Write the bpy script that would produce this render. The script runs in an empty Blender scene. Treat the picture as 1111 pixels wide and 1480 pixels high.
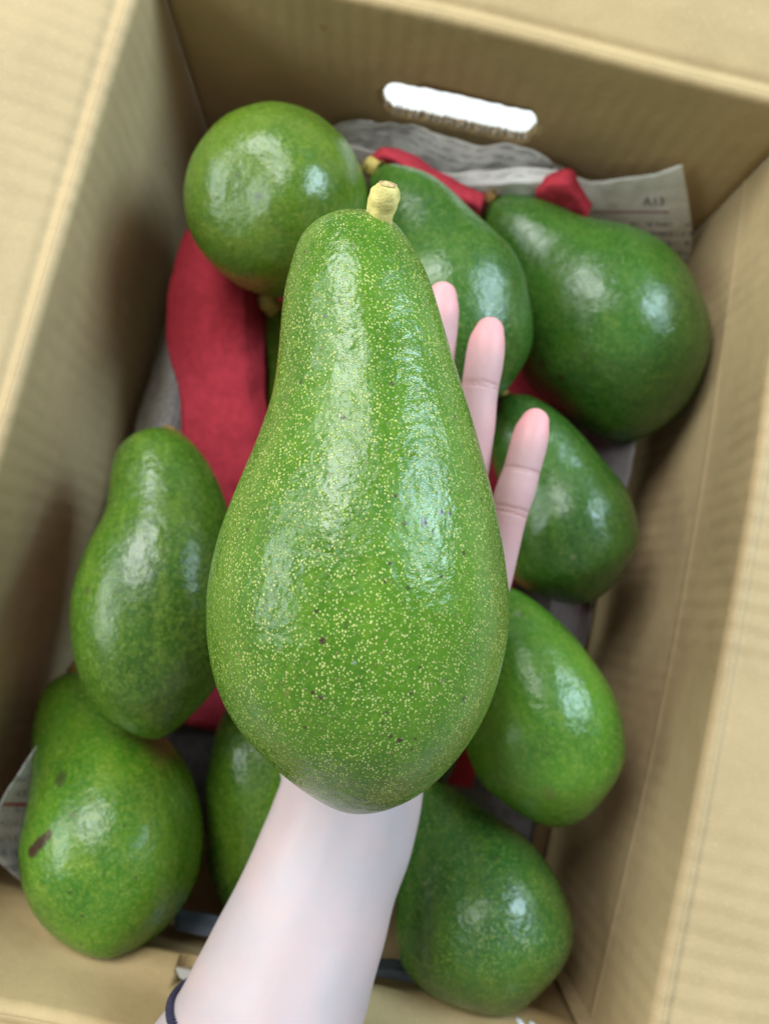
import bpy, bmesh, math, random
import numpy as np
from mathutils import Vector, Matrix, noise
from mathutils.bvhtree import BVHTree
random.seed(4)
sc = bpy.context.scene
COL = sc.collection

# ------------------------------------------------------------------ camera
FPX, CX, CY = 1112.0, 555.5, 740.0            # photograph 1111 x 1480
RM = np.array([[0.97404083, -0.22554448, -0.01934294],
               [0.22201401, 0.96848013, -0.11294252],
               [0.04420682, 0.10571622, 0.99341323]])
CAM = np.array([-0.00121691, -0.04367662, 0.52])
cd = bpy.data.cameras.new('camera'); cam = bpy.data.objects.new('camera', cd); COL.objects.link(cam)
M4 = Matrix([list(RM[i]) + [CAM[i]] for i in range(3)] + [[0, 0, 0, 1]])
cam.matrix_world = M4
cd.sensor_fit = 'HORIZONTAL'; cd.sensor_width = 36; cd.lens = 36 * FPX / 1111
cd.clip_start = 0.01; cd.clip_end = 100
cd.dof.use_dof = True; cd.dof.focus_distance = 0.228; cd.dof.aperture_fstop = 11.5
sc.camera = cam

# ------------------------------------------------------------------ light
w = bpy.data.worlds.new('World'); sc.world = w; w.use_nodes = True
bg = w.node_tree.nodes['Background']; bg.inputs[0].default_value = (1.0, 0.97, 0.93, 1); bg.inputs[1].default_value = 0.40
def area(name, dirv, dist, sx, sy, power, col):
    l = bpy.data.lights.new(name, 'AREA'); l.shape = 'RECTANGLE'; l.size = sx; l.size_y = sy; l.energy = power; l.color = col
    o = bpy.data.objects.new(name, l); COL.objects.link(o)
    d = Vector(dirv).normalized(); o.location = Vector((0, 0, .3)) + d * dist
    o.rotation_euler = d.to_track_quat('Z', 'Y').to_euler()
    return o
area('window_light', (-0.48, 0.50, 0.74), 1.5, 0.72, 0.82, 26, (0.97, 1.0, 1.0))
area('side_window_light', (-0.86, -0.08, 0.46), 1.6, 1.20, 0.60, 18, (0.90, 1.0, 1.0))
area('sky_window_light', (0.67, 0.52, 0.57), 1.5, 0.52, 0.80, 27, (0.62, 0.85, 1.0))
vs = sc.view_settings
vs.view_transform = 'Standard'; vs.look = 'None'; vs.exposure = -0.2; vs.gamma = 1.0; vs.use_curve_mapping = False
sc.cycles.use_denoising = True
sc.cycles.max_bounces = 8

# ------------------------------------------------------------------ helpers
def P(x, y, d):
    """point seen at photograph pixel x,y at optical depth d"""
    return CAM + RM @ np.array([(x - CX) / FPX * d, -(y - CY) / FPX * d, -d])
def Pax(x, y, axis, val):
    r = RM @ np.array([(x - CX) / FPX, -(y - CY) / FPX, -1.0])
    return CAM + r * ((val - CAM[axis]) / r[axis])
def Pz(x, y, z): return Pax(x, y, 2, z)
def tag(o, label=None, cat=None, group=None, kind=None):
    for k, v in (('label', label), ('category', cat), ('group', group), ('kind', kind)):
        if v: o[k] = v
    return o
def empty(name, loc):
    o = bpy.data.objects.new(name, None); COL.objects.link(o); o.location = loc; o.empty_display_size = .02
    return o
def mesh_obj(name, verts, faces, mat, parent=None, uvs=None, smooth=True):
    me = bpy.data.meshes.new(name)
    me.from_pydata([tuple(map(float, v)) for v in verts], [], faces)
    if uvs is not None:
        ul = me.uv_layers.new(name='UVMap')
        li = np.empty(len(me.loops), dtype=np.int32); me.loops.foreach_get('vertex_index', li)
        ul.data.foreach_set('uv', np.asarray(uvs, dtype=np.float32)[li].ravel())
    if smooth: me.polygons.foreach_set('use_smooth', [True] * len(me.polygons))
    me.materials.append(mat); me.update()
    o = bpy.data.objects.new(name, me); COL.objects.link(o)
    if parent is not None: o.parent = parent
    return o
def grid_faces(n, m, wrap=False):
    fs = []
    for i in range(n - 1):
        for j in range(m if wrap else m - 1):
            k = (j + 1) % m
            fs.append((i * m + j, i * m + k, (i + 1) * m + k, (i + 1) * m + j))
    return fs
def pchip(x, y, q):
    x = np.asarray(x, float); y = np.asarray(y, float); h = np.diff(x); dl = np.diff(y) / h
    d = np.zeros_like(y); d[0] = dl[0]; d[-1] = dl[-1]
    for i in range(1, len(y) - 1):
        if dl[i - 1] * dl[i] > 0:
            w1 = 2 * h[i] + h[i - 1]; w2 = h[i] + 2 * h[i - 1]
            d[i] = (w1 + w2) / (w1 / dl[i - 1] + w2 / dl[i])
    k = np.clip(np.searchsorted(x, q) - 1, 0, len(h) - 1); t = (q - x[k]) / h[k]
    return (y[k] * (1 + 2 * t) * (1 - t) ** 2 + h[k] * d[k] * t * (1 - t) ** 2 + y[k + 1] * t * t * (3 - 2 * t) + h[k] * d[k + 1] * t * t * (t - 1))
def crspline(pts, n):
    """Catmull-Rom through rows of pts, n samples"""
    p = np.asarray(pts, float); s = np.r_[0, np.cumsum(np.linalg.norm(np.diff(p, axis=0), axis=1))]
    q = np.linspace(0, s[-1], n)
    return np.stack([pchip(s, p[:, i], q) for i in range(p.shape[1])], 1)
def vn(v, s, seed=0):
    return noise.noise(Vector((v[0] * s + seed * 7.3, v[1] * s - seed * 3.1, v[2] * s + seed * 1.7)))
def smooth01(a, b, x):
    t = np.clip((x - a) / (b - a), 0, 1); return t * t * (3 - 2 * t)

# ------------------------------------------------------------------ materials
class NT:
    def __init__(s, name):
        s.m = bpy.data.materials.new(name); s.m.use_nodes = True; s.t = s.m.node_tree
        s.b = s.t.nodes['Principled BSDF']
    def n(s, typ, **kw):
        nd = s.t.nodes.new(typ)
        for k, v in kw.items(): setattr(nd, k, v)
        return nd
    def l(s, a, b): s.t.links.new(a, b)
    def val(s, sock, v):
        if hasattr(v, 'is_linked') or hasattr(v, 'links'): s.l(v, sock)
        else: sock.default_value = v
    def math(s, op, a, b=0.0, c=0.0, clamp=False):
        nd = s.n('ShaderNodeMath', operation=op, use_clamp=clamp)
        s.val(nd.inputs[0], a); s.val(nd.inputs[1], b); s.val(nd.inputs[2], c); return nd.outputs[0]
    def ss(s, x, a, b, lo=0.0, hi=1.0):
        nd = s.n('ShaderNodeMapRange', interpolation_type='SMOOTHSTEP'); s.val(nd.inputs[0], x)
        for i, v in enumerate((a, b, lo, hi)): s.val(nd.inputs[i + 1], v)
        return nd.outputs[0]
    def mix(s, f, a, b):
        nd = s.n('ShaderNodeMix', data_type='RGBA'); s.val(nd.inputs[0], f)
        for i, v in ((6, a), (7, b)):
            if isinstance(v, tuple): nd.inputs[i].default_value = v + (1,) if len(v) == 3 else v
            else: s.l(v, nd.inputs[i])
        return nd.outputs[2]
    def noise(s, vec, scale, detail=3, rough=.55, out=0):
        nd = s.n('ShaderNodeTexNoise'); s.l(vec, nd.inputs['Vector']); nd.inputs['Scale'].default_value = scale
        nd.inputs['Detail'].default_value = detail; nd.inputs['Roughness'].default_value = rough; return nd.outputs[out]
    def bump(s, h, strength, dist, prev=None):
        nd = s.n('ShaderNodeBump'); s.l(h, nd.inputs['Height']); nd.inputs['Strength'].default_value = strength
        nd.inputs['Distance'].default_value = dist
        if prev is not None: s.l(prev, nd.inputs['Normal'])
        return nd.outputs[0]
    def scalev(s, vec, sc3):
        nd = s.n('ShaderNodeVectorMath', operation='MULTIPLY'); s.l(vec, nd.inputs[0]); nd.inputs[1].default_value = sc3; return nd.outputs[0]
    def coord(s, which='Object'): return s.n('ShaderNodeTexCoord').outputs[which]

def avocado_mat(name, deep, mid, yellow, dots=1.0, rough=.27, spots=(), seed=0.0, dot_scale=820, bump=1.0):
    k = NT(name); co0 = k.coord()
    ad = k.n('ShaderNodeVectorMath', operation='ADD'); k.l(co0, ad.inputs[0]); ad.inputs[1].default_value = (seed, seed * .7, -seed * .4)
    co = ad.outputs[0]
    big = k.noise(co, 22, 3, .55); mott = k.noise(co, 420, 3, .65)
    stretched = k.scalev(co, (1, 1, .28)); streak = k.noise(stretched, 95, 3, .6)
    c = k.mix(k.ss(big, .30, .70), deep, mid)
    c = k.mix(k.math('MULTIPLY', k.ss(streak, .44, .74), .26), c, yellow)
    c = k.mix(k.math('MULTIPLY', k.ss(mott, .42, .70), .38), c, yellow)
    # lenticels: raised pale specks
    vec = k.scalev(co, (1, 1, .72))
    vo = k.n('ShaderNodeTexVoronoi'); k.l(vec, vo.inputs['Vector']); vo.inputs['Scale'].default_value = dot_scale
    sep = k.n('ShaderNodeSeparateColor'); k.l(vo.outputs['Color'], sep.inputs[0])
    r0 = k.math('MULTIPLY_ADD', sep.outputs[0], .21, .115)
    dm = k.ss(vo.outputs['Distance'], r0, k.math('ADD', r0, .17), 1.0, 0.0)
    dm = k.math('MULTIPLY', dm, dots)
    tint = k.mix(sep.outputs[1], (.46, .58, .11), (.66, .66, .24))
    tint = k.mix(k.ss(sep.outputs[2], .93, .95), tint, (.30, .19, .10))
    c = k.mix(k.math('MULTIPLY', dm, k.ss(k.noise(co, 60, 3), .28, .60, .45, 1.0)), c, tint)
    # corky brown flecks, sparse
    v2 = k.n('ShaderNodeTexVoronoi'); k.l(co, v2.inputs['Vector']); v2.inputs['Scale'].default_value = 150
    sp2 = k.n('ShaderNodeSeparateColor'); k.l(v2.outputs['Color'], sp2.inputs[0])
    wob = k.noise(co, 900, 2)
    fl = k.ss(k.math('ADD', v2.outputs['Distance'], k.math('MULTIPLY', wob, .10)), .13, .17, 1.0, 0.0)
    fl = k.math('MULTIPLY', fl, k.ss(sp2.outputs[0], .66, .68))
    c = k.mix(k.math('MULTIPLY', fl, .8), c, (.055, .035, .022))
    dark = None
    for (pos, rad, stretch, amt, col) in spots:
        sb = k.n('ShaderNodeVectorMath', operation='SUBTRACT'); k.l(co0, sb.inputs[0]); sb.inputs[1].default_value = pos
        sm = k.scalev(sb.outputs[0], stretch); ln = k.n('ShaderNodeVectorMath', operation='LENGTH'); k.l(sm, ln.inputs[0])
        e = k.math('ADD', ln.outputs['Value'], k.math('MULTIPLY', k.math('SUBTRACT', k.noise(co, 1.1 / rad, 3, .7), .5), rad * 1.5))
        f_ = k.math('MULTIPLY', k.ss(e, rad * .45, rad, 1.0, 0.0), amt)
        c = k.mix(f_, c, col)
    k.l(c, k.b.inputs['Base Color'])
    ro = k.ss(k.noise(co, 55, 4, .65), .35, .68, rough, rough + .16)
    k.l(k.math('ADD', ro, k.math('MULTIPLY', dm, .12)), k.b.inputs['Roughness'])
    k.b.inputs['Specular IOR Level'].default_value = .55
    k.b.inputs['Subsurface Weight'].default_value = .06
    k.b.inputs['Subsurface Radius'].default_value = (.3, 1.0, .1); k.b.inputs['Subsurface Scale'].default_value = .002
    peb = k.noise(co, 620, 3, .6); dimple = k.noise(co, 170, 2, .5); wv = k.noise(stretched, 60, 2)
    b1 = k.bump(wv, .22 * bump, .003)
    b1 = k.bump(dimple, .35 * bump, .0020, b1)
    b2 = k.bump(peb, .40 * bump, .0006, b1)
    b3 = k.bump(dm, .8 * min(1, dots), .00040, b2)
    k.l(b3, k.b.inputs['Normal'])
    return k.m

def cardboard_mat(name, base=(.51, .378, .205), flute=.6):
    k = NT(name); uv = k.coord('UV'); ob = k.coord()
    sx = k.n('ShaderNodeSeparateXYZ'); k.l(uv, sx.inputs[0])
    wob = k.noise(ob, 25, 2)
    ph = k.math('ADD', k.math('MULTIPLY', sx.outputs[0], 2 * math.pi / .0098), k.math('MULTIPLY', wob, 3.5))
    wave = k.math('SINE', ph)
    amp = k.ss(k.noise(ob, 14, 2), .35, .65)
    wv = k.math('MULTIPLY', wave, amp)
    fib = k.noise(k.scalev(uv, (1, 1, 1)), 1500, 3, .65); fib2 = k.noise(k.scalev(uv, (3, .7, 1)), 420, 3, .6); pat = k.noise(ob, 18, 4, .6)
    c = k.mix(k.ss(pat, .3, .7), tuple(v * .93 for v in base), tuple(min(1, v * 1.07) for v in base))
    c = k.mix(k.math('MULTIPLY', k.ss(fib, .42, .72), .36), c, tuple(v * .68 for v in base))
    c = k.mix(k.math('MULTIPLY', k.ss(fib2, .52, .75), .45), c, tuple(min(1, v * 1.28) for v in base))
    c = k.mix(k.math('MULTIPLY', k.ss(wv, .2, 1.0), .10 * flute), c, tuple(min(1, v * 1.25) for v in base))
    vo = k.n('ShaderNodeTexVoronoi'); k.l(ob, vo.inputs['Vector']); vo.inputs['Scale'].default_value = 26
    s2 = k.n('ShaderNodeSeparateColor'); k.l(vo.outputs['Color'], s2.inputs[0])
    st = k.math('MULTIPLY', k.ss(vo.outputs['Distance'], .04, .075, 1.0, 0.0), k.ss(s2.outputs[0], .8, .82))
    c = k.mix(k.math('MULTIPLY', st, .5), c, (.33, .20, .06))
    k.l(c, k.b.inputs['Base Color']); k.b.inputs['Roughness'].default_value = .62; k.b.inputs['Specular IOR Level'].default_value = .25
    b = k.bump(wv, .16 * flute, .003); b = k.bump(fib, .25, .0005, b); b = k.bump(k.noise(ob, 55, 3, .5), .22, .003, b); k.l(k.bump(pat, .3, .004, b), k.b.inputs['Normal'])
    return k.m

def newsprint_mat(name, rule=None, shade=(.66, .64, .625), text_from=None, pitch=.085, text=1.0):
    """rule: v of a red printed rule; uv 0..1 over the sheet, v downwards"""
    k = NT(name); uv = k.coord('UV'); ob = k.coord()
    sx = k.n('ShaderNodeSeparateXYZ'); k.l(uv, sx.inputs[0]); u, v = sx.outputs[0], sx.outputs[1]
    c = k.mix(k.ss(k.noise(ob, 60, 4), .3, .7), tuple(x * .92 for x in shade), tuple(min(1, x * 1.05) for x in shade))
    row = k.math('FRACT', k.math('DIVIDE', v, pitch))
    inrow = k.math('MULTIPLY', k.ss(row, .22, .30), k.ss(row, .68, .78, 1.0, 0.0))
    rid = k.math('FLOOR', k.math('DIVIDE', v, pitch))
    cmb = k.n('ShaderNodeCombineXYZ'); k.l(k.math('MULTIPLY', u, 1.0), cmb.inputs[0]); k.l(k.math('MULTIPLY', rid, 3.7), cmb.inputs[1]); k.l(k.math('MULTIPLY', v, .9), cmb.inputs[2])
    glyph = k.ss(k.noise(cmb.outputs[0], 34 * .085 / pitch, 2, .6), .44, .54)
    para = k.ss(k.noise(uv, 3.2, 1), .30, .42)
    ink = k.math('MULTIPLY', k.math('MULTIPLY', inrow, glyph), k.math('MULTIPLY', para, .62 * text))
    if text_from is not None: ink = k.math('MULTIPLY', ink, k.ss(v, text_from, text_from + .02))
    c = k.mix(ink, c, (.09, .085, .095))
    if rule is not None:
        rl = k.math('MULTIPLY', k.ss(k.math('ABSOLUTE', k.math('SUBTRACT', v, rule[0])), rule[1] * .7, rule[1], 1.0, 0.0), k.math('MULTIPLY', k.ss(u, rule[2], rule[2] + .01), k.ss(u, rule[3], rule[3] + .01, 1.0, 0.0)))
        c = k.mix(k.math('MULTIPLY', rl, .8), c, rule[4])
    k.l(c, k.b.inputs['Base Color']); k.b.inputs['Roughness'].default_value = .75; k.b.inputs['Specular IOR Level'].default_value = .2
    k.l(k.bump(k.noise(ob, 110, 3), .25, .002), k.b.inputs['Normal'])
    return k.m

def simple_mat(name, col, rough=.6, var=.12, nscale=80, bump=.15, spec=.3, col2=None):
    k = NT(name); ob = k.coord()
    n_ = k.noise(ob, nscale, 4, .6)
    c = k.mix(k.ss(n_, .3, .7), tuple(x * (1 - var) for x in col), col2 or tuple(min(1, x * (1 + var)) for x in col))
    k.l(c, k.b.inputs['Base Color']); k.b.inputs['Roughness'].default_value = rough; k.b.inputs['Specular IOR Level'].default_value = spec
    k.l(k.bump(k.noise(ob, nscale * 6, 3), bump, .001), k.b.inputs['Normal'])
    return k.m

def skin_mat():
    k = NT('skin'); ob = k.coord()
    a = k.n('ShaderNodeAttribute', attribute_name='pink'); cr = k.n('ShaderNodeAttribute', attribute_name='crease')
    blot = k.noise(ob, 45, 3, .55); fine = k.noise(ob, 600, 3, .6)
    c = k.mix(k.ss(blot, .35, .68), (.475, .40, .41), (.53, .41, .41))
    veins = k.noise(k.scalev(ob, (1.6, .5, 1)), 40, 2); c = k.mix(k.math('MULTIPLY', k.ss(veins, .55, .72), .20), c, (.46, .43, .47))
    c = k.mix(k.math('MULTIPLY', a.outputs['Fac'], k.ss(blot, .2, .75, .75, 1.0)), c, (.84, .36, .37))
    c = k.mix(k.math('MULTIPLY', cr.outputs['Fac'], .38), c, (.50, .24, .21))
    vo = k.n('ShaderNodeTexVoronoi'); k.l(ob, vo.inputs['Vector']); vo.inputs['Scale'].default_value = 70
    s2 = k.n('ShaderNodeSeparateColor'); k.l(vo.outputs['Color'], s2.inputs[0])
    fr = k.math('MULTIPLY', k.ss(vo.outputs['Distance'], .03, .06, 1.0, 0.0), k.ss(s2.outputs[0], .85, .87))
    c = k.mix(k.math('MULTIPLY', fr, .5), c, (.40, .27, .22))
    k.l(c, k.b.inputs['Base Color']); k.b.inputs['Roughness'].default_value = .48; k.b.inputs['Specular IOR Level'].default_value = .38
    k.b.inputs['Subsurface Weight'].default_value = .22; k.b.inputs['Subsurface Radius'].default_value = (1.0, .35, .2); k.b.inputs['Subsurface Scale'].default_value = .004
    b = k.bump(fine, .10, .0005); b = k.bump(k.noise(ob, 110, 3), .10, .0015, b)
    k.l(k.bump(k.math('SUBTRACT', 1.0, cr.outputs['Fac']), .5, .0008, b), k.b.inputs['Normal'])
    return k.m

MC = cardboard_mat('cardboard')
MCI = cardboard_mat('cardboard_top', base=(.50, .365, .185), flute=.3)
MRED = simple_mat('red_tissue', (.50, .045, .065), .9, .10, 260, .5, .08)
MSTEM = simple_mat('stem_yellow', (.66, .57, .20), .55, .2, 240, .4)
MSTEMO = simple_mat('stem_ochre', (.42, .32, .08), .65, .25, 240, .4)
MSTEMD = simple_mat('stem_brown', (.30, .17, .05), .7, .3, 240, .5)
MTIP = simple_mat('stem_cut', (.50, .28, .15), .8, .4, 700, .5, col2=(.72, .58, .26))
MGROUND = simple_mat('pale_floor', (.86, .86, .86), .5, .03, 8, .02)
MNAVY = simple_mat('navy_cord', (.030, .026, .055), .6, .3, 900, .4)
MFLUTE = simple_mat('flute_paper', (.80, .78, .74), .7, .1, 300, .2)
MWHITE = simple_mat('sliver_white', (.88, .89, .90), .6, .05, 300, .2)
MNAIL = simple_mat('nail', (.80, .58, .55), .25, .04, 60, .02, .5)
MINK = simple_mat('grey_ink', (.16, .155, .17), .7, .05, 200, .05)

# ------------------------------------------------------------------ ground and box
H, W, L, TH = .19, .3167, .4474, .005
g = mesh_obj('ground', [(-4, -4, 0), (4, -4, 0), (4, 4, 0), (-4, 4, 0)], [(0, 1, 2, 3)], MGROUND); tag(g, kind='structure')
box = empty('cardboard_box', (0, 0, .0)); 
tag(box, 'open brown corrugated cardboard box full of green avocados', 'box')
fl = bmesh.new(); bmesh.ops.create_cube(fl, size=1)
for v in fl.verts: v.co = Vector((v.co.x * (W + .009), v.co.y * (L + .009), .0015 + (v.co.z + .5) * .005))
me = bpy.data.meshes.new('base'); fl.to_mesh(me); fl.free(); me.materials.append(MC)
o = bpy.data.objects.new('base', me); COL.objects.link(o); o.parent = box

def profile_sheet(name, prof, org, t, o_, length, nt, mat, disp=None, parent=box):
    """prof: list of (u,z) of the inner/upper skin; thickened outwards; swept along t"""
    pr = np.array(prof, float); tg = np.gradient(pr, axis=0); tg /= np.linalg.norm(tg, axis=1)[:, None]
    nr = np.stack([tg[:, 1], -tg[:, 0]], 1)        # to the right of travel: outwards for an upward wall
    back = pr + nr * TH
    loop = np.vstack([pr, back[::-1]]); m = len(loop)
    s = np.r_[0, np.cumsum(np.linalg.norm(np.diff(loop, axis=0), axis=1))]
    vs_, uv_ = [], []
    org = np.array(org, float); t = np.array(t, float); o_ = np.array(o_, float)
    for i in range(nt):
        a = length * i / (nt - 1)
        for j in range(m):
            u, z = loop[j]
            if disp:
                du, dz = disp(a, u, z, j < len(pr)); u += du; z += dz
            vs_.append(org + t * a + o_ * u + np.array([0, 0, z])); uv_.append((a, s[j]))
    fs = [f_[::-1] for f_ in grid_faces(nt, m, True)]
    fs.append(tuple(range(m))); fs.append(tuple((nt - 1) * m + j for j in range(m - 1, -1, -1)))
    ob = mesh_obj(name, vs_, fs, mat, parent, uv_)
    return ob
def rim_profile(ang, flen, crease=None):
    r = .0045; z0 = H - r
    wall = [(0, z) for z in np.linspace(.0075, z0, 30)]
    if crease is not None:
        wall = [(u - .0005 * math.exp(-((z - crease) / .0022) ** 2), z) for u, z in [(0, z) for z in np.unique(np.r_[np.linspace(.0075, z0, 30), np.linspace(crease - .005, crease + .005, 11)])]]
    arc = [(r - r * math.cos(a), z0 + r * math.sin(a)) for a in np.linspace(.12, math.pi / 2 * .9, 8)]
    wall += arc
    ca, sa = math.cos(ang), math.sin(ang)
    e = arc[-1]
    loc = [(0.0006, -.00002), (.0016, -.0001), (.0026, -.0006), (.0034, -.0011), (.0044, -.0014), (.0056, -.0012), (.0070, -.0008)] + [(x, -.0006) for x in np.linspace(.009, flen, 24)]
    # blend from level at the fold to the flap's own angle
    flap = []
    for x, y in loc:
        k_ = ang * min(1, x / .006)
        flap.append((e[0] + x * math.cos(k_) - y * math.sin(k_), e[1] + x * math.sin(k_) + y * math.cos(k_)))
    return wall, flap
def boolean_cut(ob, cutters):
    for cbm in cutters:
        me = bpy.data.meshes.new('c'); cbm.to_mesh(me); cbm.free(); co = bpy.data.objects.new('c', me); COL.objects.link(co)
        md = ob.modifiers.new('b', 'BOOLEAN'); md.object = co; md.operation = 'DIFFERENCE'; md.solver = 'EXACT'
        bpy.context.view_layer.update()
        ev = ob.evaluated_get(bpy.context.evaluated_depsgraph_get()); nm = bpy.data.meshes.new_from_object(ev)
        ob.modifiers.clear(); ob.data = nm; bpy.data.objects.remove(co)
def slot_points(ca, cz, half, rad, slope=0.0, wob=.0006, n=14, rx=None):
    rx = rx or rad
    pts = []
    for k_ in range(n * 2):
        if k_ < n: a = -math.pi / 2 + math.pi * k_ / (n - 1); x = ca + half + rx * math.cos(a); z = cz + rad * math.sin(a)
        else: a = math.pi / 2 + math.pi * (k_ - n) / (n - 1); x = ca - half + rx * math.cos(a); z = cz + rad * math.sin(a)
        pts.append((x, z + slope * (x - ca) + random.uniform(-wob, wob)))
    # densify straight runs
    out = []
    for i in range(len(pts)):
        p, q = pts[i], pts[(i + 1) % len(pts)]; out.append(p)
        d = math.dist(p, q)
        if d > .01:
            for j in range(1, 24):
                f_ = j / 24; out.append((p[0] + (q[0] - p[0]) * f_, p[1] + (q[1] - p[1]) * f_ + random.uniform(-wob, wob)))
    return out
def slot_bm(pts, org, t, o_, du0=-.03, du1=.03):
    bm = bmesh.new(); org = Vector(org); t = Vector(t); o_ = Vector(o_)
    a = [bm.verts.new(org + t * x + o_ * du0 + Vector((0, 0, z))) for x, z in pts]
    b = [bm.verts.new(org + t * x + o_ * du1 + Vector((0, 0, z))) for x, z in pts]
    n = len(pts); bm.faces.new(a[::-1]); bm.faces.new(b)
    for i in range(n): bm.faces.new((a[i], a[(i + 1) % n], b[(i + 1) % n], b[i]))
    bmesh.ops.recalc_face_normals(bm, faces=bm.faces); return bm

G = .0008
sides = {
    'left':   ((-W / 2, L / 2 + TH, 0), (0, -1, 0), (-1, 0, 0), L + 2 * TH, math.radians(15), .15),
    'right':  ((W / 2, -L / 2 - TH, 0), (0, 1, 0), (1, 0, 0), L + 2 * TH, math.radians(-3), .15),
    'top':    ((W / 2 - G, L / 2, 0), (-1, 0, 0), (0, 1, 0), W - 2 * G, math.radians(20), .15),
    'bottom': ((-W / 2 + G, -L / 2, 0), (1, 0, 0), (0, -1, 0), W - 2 * G, math.radians(4), .15),
}
def bulge(side, length):
    def d(a, u, z, inner):
        s = a / length; k_ = math.sin(math.pi * min(1, max(0, s)))
        h = math.sin(math.pi * min(1, max(0, z / H)) * .9)
        du = .004 * k_ * h if u < .02 else 0
        n_ = vn((a, z, side), 9, side) * .0012 * k_
        dz = vn((a, 0, side), 11, side + 5) * .0014 * smooth01(.12, .19, z) if u < .03 else vn((a, u, side), 9, side + 5) * .003
        if side == 1: du += .004 * k_ * h
        if side == 3 and u < .02:
            zc = .112 + .035 * smooth01(.0, .11, a) - .02 * smooth01(.15, .28, a)
            du += .16 * max(0, z - zc) * (1 if z < H - .02 else 1) * k_ ** .5
            du -= .009 * math.exp(-((z - zc) / .009) ** 2) * k_ ** .5 + .003 * vn((a, z, 3), 22, 8)
        if side == 3 and u >= .02: du += .16 * (H - .135) * k_ ** .5
        return du + n_, dz
    return d
walls = {}
for i, (k_, (org, t, o_, ln, ang, fl_)) in enumerate(sides.items()):
    crease = .128 if k_ == 'right' else None
    wp, fp = rim_profile(ang, fl_, crease)
    # keep a hair's breadth between wall top and flap start
    mat = MC if k_ in ('left', 'right') else MCI
    walls[k_] = profile_sheet('wall', wp, org, t, o_, ln, 60, mat, bulge(i, ln))
    profile_sheet('flap', [wp[-1]] + fp, org, t, o_, ln, 60, mat, bulge(i, ln))
# hand holes -- ends read off the photograph, on the planes of the two end walls
def wall_ax(px, py, side):
    org, t, o_, ln, _, _ = sides[side]
    q = Pax(px, py, 1, org[1] + (.004 if side == 'top' else -.004))
    return float((q - np.array(org)) @ np.array(t)), float(q[2])
a0, z0 = wall_ax(573, 141, 'top'); a1, z1 = wall_ax(753, 180, 'top')
tslot = slot_points((a0 + a1) / 2, (z0 + z1) / 2, abs(a1 - a0) / 2, .0140, (z1 - z0) / (a1 - a0), .0007, 14, .0080)
boolean_cut(walls['top'], [slot_bm(tslot, *sides['top'][:3])])
hb0, hz0 = wall_ax(272, 1414, 'bottom')
bslot = slot_points(hb0 + .030, hz0 + .001, .030, .0065, 0, .0005)
s1, sz1 = wall_ax(752, 1478, 'bottom'); s2_, sz2 = wall_ax(769, 1481, 'bottom')
boolean_cut(walls['bottom'], [slot_bm(bslot, *sides['bottom'][:3])])
for (xa, ya, xb, yb, wd) in ((746, 1471, 756, 1486, 4.5), (766, 1476, 772, 1488, 4.0)):  # two small white slivers on the bottom wall
    vs_ = []
    for i in range(7):
        t_ = i / 6; cx_, cy_ = xa + (xb - xa) * t_, ya + (yb - ya) * t_; wi = wd * math.sin(math.pi * (.12 + .76 * t_))
        for j in (-1, 0, 1): vs_.append(Pax(cx_ + wi * j, cy_ + random.uniform(-.6, .6), 1, -L / 2 + .012 + .0015 * (1 - j * j)))
    ob = mesh_obj('white_sliver', vs_, grid_faces(7, 3), MWHITE, box)
    md = ob.modifiers.new('s', 'SOLIDIFY'); md.thickness = .0006; md.offset = 0
# corrugation showing in the cut lower edge of the hand hole
def flutes(pts, side, lo):
    org, t, o_ = [np.array(x, float) for x in sides[side][:3]]
    low = [p for p in pts if p[1] < lo(p[0])]
    low.sort()
    arr = np.array(low); n = 260
    x = np.linspace(arr[0, 0], arr[-1, 0], n); z = np.interp(x, arr[:, 0], arr[:, 1])
    vs_ = []
    for i in range(n):
        s = math.sin(2 * math.pi * i / n * 21 + 1.9 * math.sin(i * .083) + 1.1 * math.sin(i * .21 + 2)); u = .0062 + .0022 * s
        b = org + t * x[i] + o_ * u
        vs_ += [b + np.array([0, 0, z[i] - .0006]), b + np.array([0, 0, z[i] + .0012 + .0022 * abs(vn((i * .11, 0, 0), 1.0, 3)) * 2 + random.uniform(0, .0008)]) + o_ * random.uniform(-.0004, .0004)]
    ob = mesh_obj('fluting', vs_, grid_faces(n, 2), MFLUTE, box)
    md = ob.modifiers.new('s', 'SOLIDIFY'); md.thickness = .0003; md.offset = 0
sl = (z1 - z0) / (a1 - a0)
flutes(tslot, 'top', lambda x: (z0 + z1) / 2 + sl * (x - (a0 + a1) / 2) - .004)
# glue tab in the corner of the bottom and right walls
tb = []
for (pa, pb) in (((800, 1408), (822, 1404)), ((815, 1440), (842, 1440)), ((832, 1478), (862, 1478)), ((850, 1520), (884, 1520))):
    tb.append([Pax(*pa, 1, -L / 2 + .003), Pax(*pb, 1, -L / 2 + .006)])
vs_ = [q for r in tb for q in r]
ob = mesh_obj('glue_tab', vs_, grid_faces(len(tb), 2), MC, box, [(i * .01, j * .01) for i in range(len(tb)) for j in range(2)], smooth=False)
md = ob.modifiers.new('s', 'SOLIDIFY'); md.thickness = .003; md.offset = 0

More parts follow.
